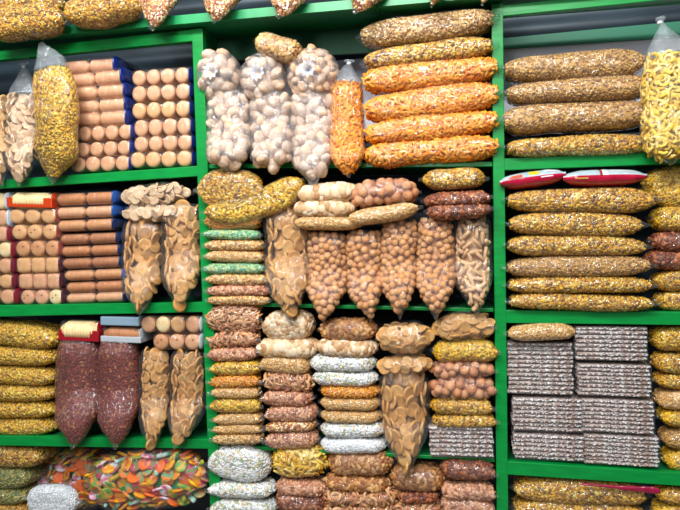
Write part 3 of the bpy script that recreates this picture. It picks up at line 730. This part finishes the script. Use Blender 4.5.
hanging(330, 364, 62, 178, 349, 'orange_curl', 'upright bag of orange curls with loose clear top', GU, knot=(349, 60), yfill=84, xt=347, b=.042, tip=.75)
GL = 'long sausage shaped snack bags'
for i, (x0, yl, x1, yr, h, kd, lk) in enumerate([
    (357, 37, 498, 17, 27, 'tan_mix', 'long clear bag of tan mix, topmost over the orange ones'),
    (361, 62, 497, 44, 22, 'yellow_mix', 'long clear bag of yellow mix, just above the orange ones'),
    (361, 82, 500, 66, 27, 'orange_curl', 'long bag of orange curls, topmost of the four orange bags'),
    (362, 111, 502, 94, 30, 'orange_curl', 'long bag of orange curls, second of the four orange bags'),
    (362, 135, 501, 119, 25, 'orange_curl', 'long bag of orange curls, third of the four orange bags'),
    (362, 156, 501, 146, 24, 'orange_curl', 'long bag of orange curls, lowest of the four orange bags')]):
    lying(x0 - 2, yl, x1 + 2, yr, h, kd, lk, GL, shape='long', b=.05, Yf=-.03, fwd='R', fin=4, big=1.0 if kd != 'yellow_mix' else 1.15)
# row 2
GROW = 1.13
GS = 'small pouches stacked flat'
stack('between post and crackers', GS, [
    (196, 268, 171, 202, 0, 'yellow_mix', 'domed yellow green mix pouch', dict(shape='seam', Yf=-.045)),
    (204, 264, 218, 231, 0, 'orange_sev', 'thin orange snack pouch'),
    (203, 264, 229, 241, 0, 'green_pea', 'thin green pea pouch'),
    (204, 267, 239, 252, 0, 'tan_mix', 'thin tan mix pouch'),
    (204, 268, 250, 264, 0, 'tan_sev', 'thin tan snack pouch'),
    (203, 269, 262, 275, 0, 'green_pea', 'brighter green pea pouch'),
    (205, 272, 273, 286, 0, 'tan_mix', 'thin golden mix pouch'),
    (206, 273, 285, 297, 0, 'pink_nut', 'pinkish tan nut pouch'),
    (207, 274, 294, 304.5, 0, 'tan_mix', 'clear glinting mix pouch')], fwd=True, b=.045, Yf=-.02, fin=4, film=FILM_V, grow=GROW)
lying(202, 212, 306, 178, 28, 'yellow_flake', 'bent yellow flake bag rising towards its clear end above crackers', None, Yf=-.045, b=.045, bow=-10, fin=5, shape='long', fwd='L')
stack('above the snack ball bags', 'clear pouches lying on upright bags', [
    (295, 360, 185, 203, -1, 'cream_nut', 'flat clear pouch of pale lumps', dict(big=1.4)),
    (291, 356, 200, 217, 0, 'cream_nut', 'flat clear pouch of pale lumps', dict(big=1.3)),
    (289, 366, 213, 231, 2, 'tan_sev', 'flat shining clear pouch of tan bits')], fwd=False, b=.045, Yf=-.045, shape='seam', film=FILM)
lying(346, 201, 421, 191, 25, 'big_ball', 'clear pouch of large tan balls bulging above ball bags', None, Yf=-.05, b=.045, fwd=False, bow=5)
lying(340, 222, 423, 206, 17, 'tan_sev', 'tilted clear pouch of tan bits under the large tan balls', None, Yf=-.055, b=.04, fwd=False, shape='seam')
hanging(264, 311, 208, 319, 291, 'brown_cracker', 'upright bag of large brown crackers beside the thin pouches', GU, b=.05, tip=.66)
hanging(307, 348, 232, 322, 323, 'snack_ball', 'upright bag of tan snack balls next to brown crackers', GU, b=.045)
hanging(346, 383, 230, 321, 371, 'snack_ball', 'upright bag of tan snack balls, second along from the crackers', GU, b=.045)
hanging(380, 417, 219, 319, 400, 'snack_ball', 'upright bag of tan snack balls, third along from the crackers', GU, b=.045, xt=401)
hanging(416, 455, 217, 320, 436, 'snack_ball', 'upright bag of tan snack balls next to the snack fingers', GU, b=.045)
hanging(453, 492, 217, 316, 478, 'snack_finger', 'upright bag of pale snack fingers beside the second post', GU, b=.045, Yt=.028)
stack('above ball and finger bags', 'pouches by the second post', [
    (418, 490, 167, 194, -2, 'yellow_mix', 'domed yellow mix pouch', dict(shape='seam')),
    (420, 494, 187, 208, -4, 'dark_nut', 'brown nut pouch with glints', dict(fwd='R')),
    (423, 494, 202, 219, -3, 'dark_nut', 'dark reddish nut pouch', dict(fwd='R'))], b=.045, Yf=-.05, fwd=False)
# row 3
GP = 'pouches of the third row'
GROW = 1.13
stack('of column beside first post', GP, [
    (205, 264, 307, 333, 0, 'tan_stick', 'domed pinkish brown stick pouch', dict(tabs=(1, 1))),
    (206, 262, 332, 348, -1, 'tan_stick', 'pinkish tan stick pouch'), (206, 262, 346, 361, -1, 'pink_nut', 'pinkish nut pouch'),
    (208, 265, 360, 376, -1, 'yellow_flake', 'bright yellow flake pouch'), (208, 264, 374, 387, 0, 'orange_sev', 'orange mix pouch'),
    (209, 264, 386, 399, 0, 'tan_sev', 'plain tan bits pouch'), (208, 265, 397, 414, 0, 'yellow_flake', 'deep yellow flake pouch'),
    (211, 266, 412, 425, 0, 'tan_sev', 'light tan bits pouch'), (211, 266, 423, 434, 0, 'tan_sev', 'thin tan bits pouch'), (211, 267, 432, 444, 1, 'tan_mix', 'thin frosty tan pouch')],
    b=.045, Yf=-.022, fwd=True, fin=5, film=FILM_V, low=1.0, grow=GROW)
stack('of column under crackers', GP, [
    (262, 314, 311, 342, 1, 'cream_nut', 'domed pouch of pale nuts', dict(shape='seam')), (257, 318, 339, 357, 0, 'cream_nut', 'pouch of large pale nuts', dict(big=1.4)),
    (258, 314, 355, 375, 0, 'tan_sev', 'folded tan bits pouch'), (262, 314, 372, 392, 0, 'tan_stick', 'fat tan stick pouch'),
    (261, 314, 390, 407, 0, 'pink_nut', 'pink nut pouch'), (264, 319, 405, 423, 0, 'pink_nut', 'pink red nut pouch'),
    (264, 318, 419, 432, 0, 'nut_mix', 'thin golden nut pouch'), (264, 319, 430, 448, 1, 'pink_nut', 'silvery pink nut pouch')], b=.045, Yf=-.018, fwd='L', film=FILM_V, fin=4, grow=GROW)
stack('beside the round cracker bags', GP, [
    (316, 378, 320, 344, 1, 'brown_nut', 'domed pouch of brown nuts', dict(shape='seam')), (314, 378, 337, 357, 2, 'cream_nut', 'pouch of tan nuts'),
    (305, 378, 354, 373, 1, 'white_mix', 'white grain mix pouch', dict()), (309, 380, 370, 388, 1, 'white_mix', 'white herb mix pouch', dict()),
    (317, 381, 385, 399, 1, 'orange_sev', 'orange bits pouch'), (317, 382, 396, 412, 1, 'tan_sev', 'golden bits pouch'), (317, 384, 410, 425, 1, 'tan_sev', 'light golden bits pouch'),
    (317, 388, 421, 439, 1, 'white_mix', 'white mix pouch', dict()), (317, 388, 436, 454, 2, 'white_rice', 'bright white pouch', dict())], b=.045, Yf=-.02, fwd=False, film=FILM_V, fin=3, grow=GROW)
hanging(379, 430, 370, 476, 407, 'brown_cracker', 'tall bag of round crackers in front of shelf lip', GU, b=.05, Yt=.02, tip=.5)
lying(374, 340, 434, 338, 33, 'brown_cracker', 'plump clear bag of round crackers, topmost above tall cracker bag', None, Yf=-.045, b=.05, fwd=False, shape='seam')
lying(375, 367, 434, 365, 20, 'brown_cracker', 'flat clear bag of crackers directly on the tall cracker bag', None, Yf=-.04, b=.045, fwd=False, shape='seam')
stack('of column beside second post', GP, [
    (430, 497, 315, 342, 0, 'brown_cracker', 'flat clear cracker pouch', dict(shape='seam')), (429, 501, 341, 364, 1, 'yellow_flake', 'pale yellow flake pouch'),
    (427, 498, 360, 379, 0, 'big_ball', 'brown ball pouch', dict(big=.8)), (426, 498, 378, 400, 0, 'big_ball', 'larger brown ball pouch', dict(big=.9)),
    (426, 496, 399, 416, 0, 'yellow_mix', 'yellow bits pouch'), (428, 500, 413, 428, 0, 'yellow_mix', 'thin yellow bits pouch')], b=.045, Yf=-.024, fwd='R', film=FILM_V, fin=4, grow=GROW)

# --- brittle slabs
SLP = pieces_mat('puffed_grain', ['d8d0cc', 'e6e0dc', 'c4b8b0', 'f0ecea', 'c09480', 'dcd4d0', 'e6e2e2', 'a87c64'], .6)
SLC = core_mat('puffed_grain_bulk', ['a8968c', 'bcaca2', '8a7468', 'c8bab2'], 150)
def slab_mesh(L, H, D, seed):
    V = []; g = np.random.default_rng(seed); bx = np.array([(x, y, z) for y in (.004, D - .002) for x, z in ((-L / 2 + .002, -H * .34), (L / 2 - .002, -H * .34), (L / 2 - .002, H * .34), (-L / 2 + .002, H * .34))])
    Fs = tri([(0, 1, 2, 3), (5, 4, 7, 6), (4, 0, 3, 7), (1, 5, 6, 2), (3, 2, 6, 7), (4, 5, 1, 0)])
    pv, pf = PROTO['grain']; pos = []; st = .0072
    for x in np.arange(-L / 2 + .003, L / 2 - .002, st * .42):
        pos.append((x + g.normal() * .002, .002 + g.normal() * .0012, g.uniform(-.25, .25) * H))
    for y in np.arange(.004, D, st):
        for z in (-.13, .13):
            for sx in (-1, 1): pos.append((sx * (L / 2 - .002), y, z * H + g.normal() * .0006))
    pos = np.array(pos); n = len(pos); sc = g.uniform(.0055, .0105, n)
    R = rotmats(g.normal(size=(n, 3)), 0, n)
    X = np.einsum('nij,vj->nvi', R, pv) * sc[:, None, None]; X[:, :, 2] *= min(1, H * .46 / .0078); X += pos[:, None, :]
    TF = (pf[None] + (np.arange(n) * len(pv))[:, None, None] + 8).reshape(-1, 3)
    return mesh_of('brittle_slab', np.concatenate([bx, X.reshape(-1, 3)]), [Fs, TF], [SLC, SLP], [0, 1])
FILM_S = film_mat('slab_film', .03, tint='dfe6f4', stretch=(30, 30, 60), bump=.5, rough=.18)
def slab_pack(x0, x1, yt, yb, dy, n, label, Yf=.004, depth=.11):
    yc = (yt + yb) / 2; A, Z = P(x0, yc - dy / 2, Yf), P(x1, yc + dy / 2, Yf); D = Z - A; L = np.linalg.norm(D); sc = L / (x1 - x0)
    H = (yb - yt - abs(dy) * .5) * sc * .995; mid = (A + Z) / 2; tilt = math.atan2(D[2], D[0])
    root = thing('brittle_pack', label, 'brittle pack', mid - np.array((0, 0, H / 2)), 'wrapped packs of peanut brittle'); root.rotation_euler = (0, -tilt, 0)
    hs = H / n; base = [slab_mesh(L * .985, hs, depth, k) for k in (1, 2, 3)]
    for i in range(n):
        put('brittle_slab', base[i % 3], root, (rng.uniform(-.003, .003), .003 + rng.uniform(0, .005), hs * (i + .5)), (0, rng.normal() * .002, 0))
    k = 15; s = np.linspace(-L / 2, L / 2, k); C = np.stack([s, np.full(k, depth / 2 + .003), np.full(k, H / 2)], 1)
    B = Body(C, np.full(k, H / 2 * 1.0), np.full(k, depth / 2 + .005), 14.0); V, Fq, caps = B.grid(20, 40, 1.0, 0, 1, .0008, rng.uniform(0, 50))
    put('plastic_film', mesh_of('plastic_film', V, [Fq, *caps], [FILM_S]), root)
slab_pack(430, 494, 426, 459, 1, 7, 'peanut brittle pack at the foot of the pouch column', Yf=-.015, depth=.09)
slab_pack(508, 574, 341, 397, 1, 12, 'peanut brittle pack under the long tan bag')
slab_pack(513, 583, 397, 434, 2, 8, 'peanut brittle pack directly below the one under the tan bag')
slab_pack(514, 585, 434, 463, 3, 6, 'peanut brittle pack lowest in the column under the tan bag')
slab_pack(576, 648, 325, 363, 1, 8, 'peanut brittle pack topmost in the column by yellow bag ends')
slab_pack(579, 652, 363, 399, 2, 8, 'peanut brittle pack second in the column by yellow bag ends')
slab_pack(582, 655, 398, 436, 3, 8, 'peanut brittle pack third in the column by yellow bag ends')
slab_pack(585, 660, 434, 469, 4, 8, 'peanut brittle pack lowest in the column by yellow bag ends')

# row 4 of the middle bay
stack('under the frosty tan column', GP, [
    (207, 273, 444, 485, 6, 'white_mix', 'large white speckled mix bag', dict(shape='seam', ex=2.6)), (207, 277, 481, 501, 3, 'white_mix', 'white speckled mix bag', dict()), (209, 278, 496, 518, 3, 'white_mix', 'white green speckled bag', dict())], b=.05, Yf=-.022, fwd='L', fin=4)
stack('under the pink nut column', GP, [
    (270, 328, 446, 481, 2, 'yellow_finger', 'clear bag of yellow fried fingers', dict(shape='seam')), (273, 329, 478, 498, 5, 'pink_nut', 'silvery reddish nut pouch'), (273, 328, 492, 514, 1, 'dark_nut', 'dark red nut pouch')], b=.05, Yf=-.018, fwd=False, fin=3)
stack('under the bright white pouch', GP, [
    (325, 394, 452, 478, 1, 'brown_nut', 'brown nut pouch'), (321, 392, 475, 492, 2, 'brown_nut', 'glinting brown nut pouch'), (318, 402, 489, 505, 0, 'tan_stick', 'frosty tan stick pouch'), (318, 402, 503, 522, 0, 'tan_stick', 'tan stick pouch')], b=.05, Yf=-.02, fwd=False, fin=3, film=FILM_V)
stack('under the tall cracker bag', GP, [
    (388, 446, 466, 493, 1, 'brown_nut', 'domed bag of long brown nuts', dict(shape='seam')), (396, 440, 491, 503, 1, 'dark_nut', 'thin bluish glinting pouch'), (390, 442, 501, 520, 0, 'tan_stick', 'tan stick pouch')], b=.05, Yf=-.01, fwd=False, fin=3)
stack('under the small brittle pack', GP, [
    (438, 498, 460, 483, 3, 'dark_nut', 'dark nut pouch with blue corner'), (438, 498, 480, 502, 4, 'pink_nut', 'reddish nut pouch with blue corner'), (438, 498, 497, 520, 3, 'pink_nut', 'reddish nut pouch')], b=.05, Yf=-.02, fwd='R', fin=4, film=FILM_V)

# --- last bay, row 1
for i, (x0, yl, x1, yr, h, kd, lk) in enumerate([
    (498, 71, 648, 62, 28, 'brown_sev', 'thick long bag of brown snack mix, topmost of four'),
    (500, 94, 659, 85, 26, 'brown_sev', 'long bag of brown snack mix, second of four'),
    (496, 121, 661, 113, 30, 'brown_sev', 'long bag of brown snack mix, third of four'),
    (501, 147, 659, 144, 21, 'yellow_mix', 'long bag of yellow snack mix, lowest under the brown ones')]):
    lying(x0, yl, x1 + 4, yr, h, kd, lk, GL, shape='long', b=.055, Yf=-.03, fwd='L', fin=4, bow=1.5 if i in (0, 2) else 0)
hanging(641, 692, 18, 165, 672, 'yellow_ring', 'knotted clear bag of pale yellow curls with loose neck', GU, knot=(660, 17), yfill=56, xt=668, b=.045, Yt=-.045, Yb=-.055, tip=.82)
# row 2
def wrapper(x0, yl, x1, yr, h, label, stripe):
    """flat printed pack: red foil with clear window and a pale printed top"""
    Yf = -.02; A, Z = P(x0, yl, Yf), P(x1, yr, Yf); D = Z - A; L = np.linalg.norm(D); sc = L / (x1 - x0); H = h * sc / 2; n = 33; s = np.linspace(0, 1, n)
    C = A[None] + D[None] * s[:, None]; C[:, 1] = Yf + .035; u = np.abs(2 * s - 1)
    a = np.maximum(H * (1 - u ** 4) ** .7, 2.6 * sc); e = np.clip((u - .7) / .3, 0, 1); b = .045 * (1 - e) + .006 * e; C[:, 1] = (Yf + .035) * (1 - e) + (-.016) * e
    B = Body(C, a, b, 2.2); root = thing('printed_packet', label, 'snack packet', (A + Z) / 2 - np.array((0, 0, H)), 'red foil packets'); o = np.array(root.location)
    nu, nv = 34, 32; V, Fq, caps = B.grid(nu, nv, 1, 0, 1, .0015, rng.uniform(0, 50)); jj = np.tile(np.arange(nv), nu - 1)
    red = plain('red_foil', 'c0123a', .22, spec=.8, noise_s=40, c2='a80c30', bump=.35); pale = plain('pale_print', 'b4c4cc', .3, spec=.7, noise_s=50, c2='9ab0ba', bump=.35)
    th = jj / nv                                          # 0 top, .25 front, .5 bottom
    up = (th < .19) | (th > .8)
    put('foil_wrapper', mesh_of('foil_wrapper', V - o, [Fq[~up], *caps], [red]), root)
    put('printed_top', mesh_of('printed_top', V - o, [Fq[up]], [pale]), root)
    for (ua, ub, t0, t1, c) in stripe:
        V = []; k = 7
        for i in range(k):
            for q in range(5): V.append(B.pt(np.array([ua + (ub - ua) * i / (k - 1)]), np.array([t0 + (t1 - t0) * q / 4]), 1.03)[0])
        Fs = [(i * 5 + q, i * 5 + q + 1, (i + 1) * 5 + q + 1, (i + 1) * 5 + q) for i in range(k - 1) for q in range(4)]
        put('printed_patch', mesh_of('printed_patch', np.array(V) - o, [np.array(Fs)], [plain('patch_' + c, c, .3, spec=.6)]), root)
wrapper(500, 183, 566, 174, 17, 'red foil packet with yellow patch against the second post', [(.45, .60, .55, 1.15, 'd8c020'), (.05, .35, .9, 1.3, 'd85a3c'), (.68, .92, .5, .95, 'd8dde0'), (.62, .8, 1.5, 1.62, 'f0d8e0')])
wrapper(563, 178, 647, 176, 18, 'red foil packet with white striped clasp on its top', [(.44, .47, .2, 1.4, '9a2430'), (.475, .50, .2, 1.4, 'f0f4f6'), (.505, .54, .2, 1.4, 'c8dce4'), (.55, .85, .55, 1.0, 'c4ccd0'), (.14, .3, 1.6, 1.75, 'c8a040')])
stack('of stack under red packets', GL, [
    (501, 661, 188, 213, 2, 'yellow_mix', 'long yellow brown mix bag'), (504, 648, 212, 237, 1, 'yellow_mix', 'long plump yellow mix bag'), (502, 651, 235, 257, 1, 'yellow_mix', 'long yellow mix bag'),
    (500, 656, 255, 279, -1, 'brown_sev', 'long darker brown mix bag'), (502, 657, 275, 295, 1, 'yellow_mix', 'long yellow mix bag'), (504, 659, 293, 311, 2, 'yellow_mix', 'long yellow mix bag')],
    shape='long', b=.05, Yf=-.028, fwd=True, fin=4)
GE = 'bags cut by the photo edge in the last bay'
stack('by the photo edge beside red packets', GE, [
    (640, 720, 166, 206, 0, 'yellow_flake', 'fat yellow flake bag'), (648, 720, 204, 233, 0, 'yellow_flake', 'yellow flake bag'), (648, 720, 231, 254, 0, 'dark_nut', 'silvery brown bag'), (642, 720, 250, 271, 0, 'dark_nut', 'brown nut bag'),
    (649, 720, 270, 292, 0, 'yellow_mix', 'yellow mix bag'), (652, 720, 290, 311, 0, 'yellow_mix', 'yellow mix bag')], shape='seam', b=.05, Yf=.0, fwd=False)
# row 3
lying(503, 333, 581, 332, 17, 'tan_sev', 'smooth long tan bag lying on the brittle packs', None, Yf=-.028, b=.045, fwd='L', shape='pillow', fin=5)
stack('beside the brittle columns', GE, [
    (648, 720, 325, 354, 0, 'yellow_flake', 'fat yellow flake bag'), (650, 720, 352, 375, 0, 'yellow_mix', 'yellow mix bag'), (652, 720, 373, 391, 0, 'yellow_mix', 'yellow mix bag'), (652, 720, 388, 411, 0, 'tan_sev', 'smooth pale tan bag'),
    (657, 720, 409, 429, 0, 'yellow_flake', 'yellow flake bag'), (658, 720, 428, 451, 0, 'brown_sev', 'brownish mix bag'), (661, 720, 450, 473, 1, 'yellow_flake', 'yellow flake bag')], shape='seam', b=.05, Yf=.01, fwd=False)
# row 4
lying(508, 488, 652, 497, 25, 'yellow_mix', 'long yellow mix bag under the lowest brittle packs', GL, shape='long', b=.05, Yf=.0, fwd=False)
lying(508, 509, 652, 516, 22, 'yellow_mix', 'long yellow mix bag lowest in the last bay', GL, shape='long', b=.05, Yf=.0, fwd=False)
lying(652, 495, 720, 500, 18, 'yellow_mix', 'yellow mix bag at the lowest corner of the last bay', GE, shape='seam', b=.045, Yf=.0, fwd=False)
lying(650, 512, 720, 516, 18, 'yellow_flake', 'yellow flake bag cut by the lower photo edge', GE, shape='seam', b=.045, Yf=.0, fwd=False)
def redtab():
    A, Z = P(582, 484, -.006), P(660, 491, -.006); root = thing('printed_label', 'dark pink foil label strip under the lip of the last bay', 'label', (A + Z) / 2 - np.array((0, 0, .01))); o = np.array(root.location)
    n = 21; s = np.linspace(0, 1, n); C = A[None] + (Z - A)[None] * s[:, None]; sc = np.linalg.norm(Z - A) / 78
    B = Body(C, (.9 + .5 * np.sin(s * 21) ** 2 + 3.6 * s ** 2.2 * (1 - np.clip((s - .9) / .1, 0, 1) * .75)) * sc, np.full(n, .004), 2.2); V, Fq, caps = B.grid(30, 16, 1, 0, 1, .002, 3)
    put('foil_strip', mesh_of('foil_strip', V - o, [Fq, *caps], [plain('pink_foil', 'a81444', .2, spec=.9, noise_s=50, c2='8c0c34', bump=.4)]), root)
redtab()

# ------------------------------------------------------------------ light
def area(name, loc, target, size, size_y, power, col=(1, 1, 1)):
    l = bpy.data.lights.new(name, 'AREA'); l.shape = 'RECTANGLE'; l.size = size; l.size_y = size_y; l.energy = power; l.color = col
    o = bpy.data.objects.new(name, l); COL.objects.link(o); o.location = loc
    o.rotation_euler = (Vector(target) - Vector(loc)).to_track_quat('-Z', 'Y').to_euler(); return o
area('daylight_shopfront', (.15, -3.3, 1.15), (.35, 0, 0), .5, 2.2, 84, (1, .985, .96))
area('glint_light', (-.15, -1.35, .95), (.35, 0, -.35), 1.2, .09, 44, (1, .99, .97))  # two unseen strip lights, added here and below for glints on the plastic
area('glint_light', (1.0, -1.9, 1.15), (.5, 0, -.4), 1.2, .09, 44, (1, .99, .97))
w = bpy.data.worlds.new('world'); SC.world = w; w.use_nodes = True
nt = w.node_tree; bg = nt.nodes['Background']
tc = nt.nodes.new('ShaderNodeTexCoord'); sp = nt.nodes.new('ShaderNodeSeparateXYZ'); mr = nt.nodes.new('ShaderNodeMapRange'); mr.inputs[1].default_value = -.6; mr.inputs[2].default_value = .8
cr = ramp(nt, [(0, '4a4640'), (.45, '8c8e90'), (1, 'c8d4e0')], 'LINEAR')
nt.links.new(tc.outputs['Generated'], sp.inputs[0]); nt.links.new(sp.outputs['Z'], mr.inputs[0]); nt.links.new(mr.outputs[0], cr.inputs[0]); nt.links.new(cr.outputs[0], bg.inputs[0])
bg.inputs[1].default_value = .6
SC.view_settings.view_transform = 'Standard'; SC.view_settings.look = 'None'; SC.view_settings.gamma = 1; SC.view_settings.exposure = -0.18
try: SC.view_settings.use_curve_mapping = False
except Exception: pass
SC.cycles.transparent_max_bounces = 24; SC.cycles.max_bounces = 6; SC.cycles.caustics_reflective = False; SC.cycles.caustics_refractive = False
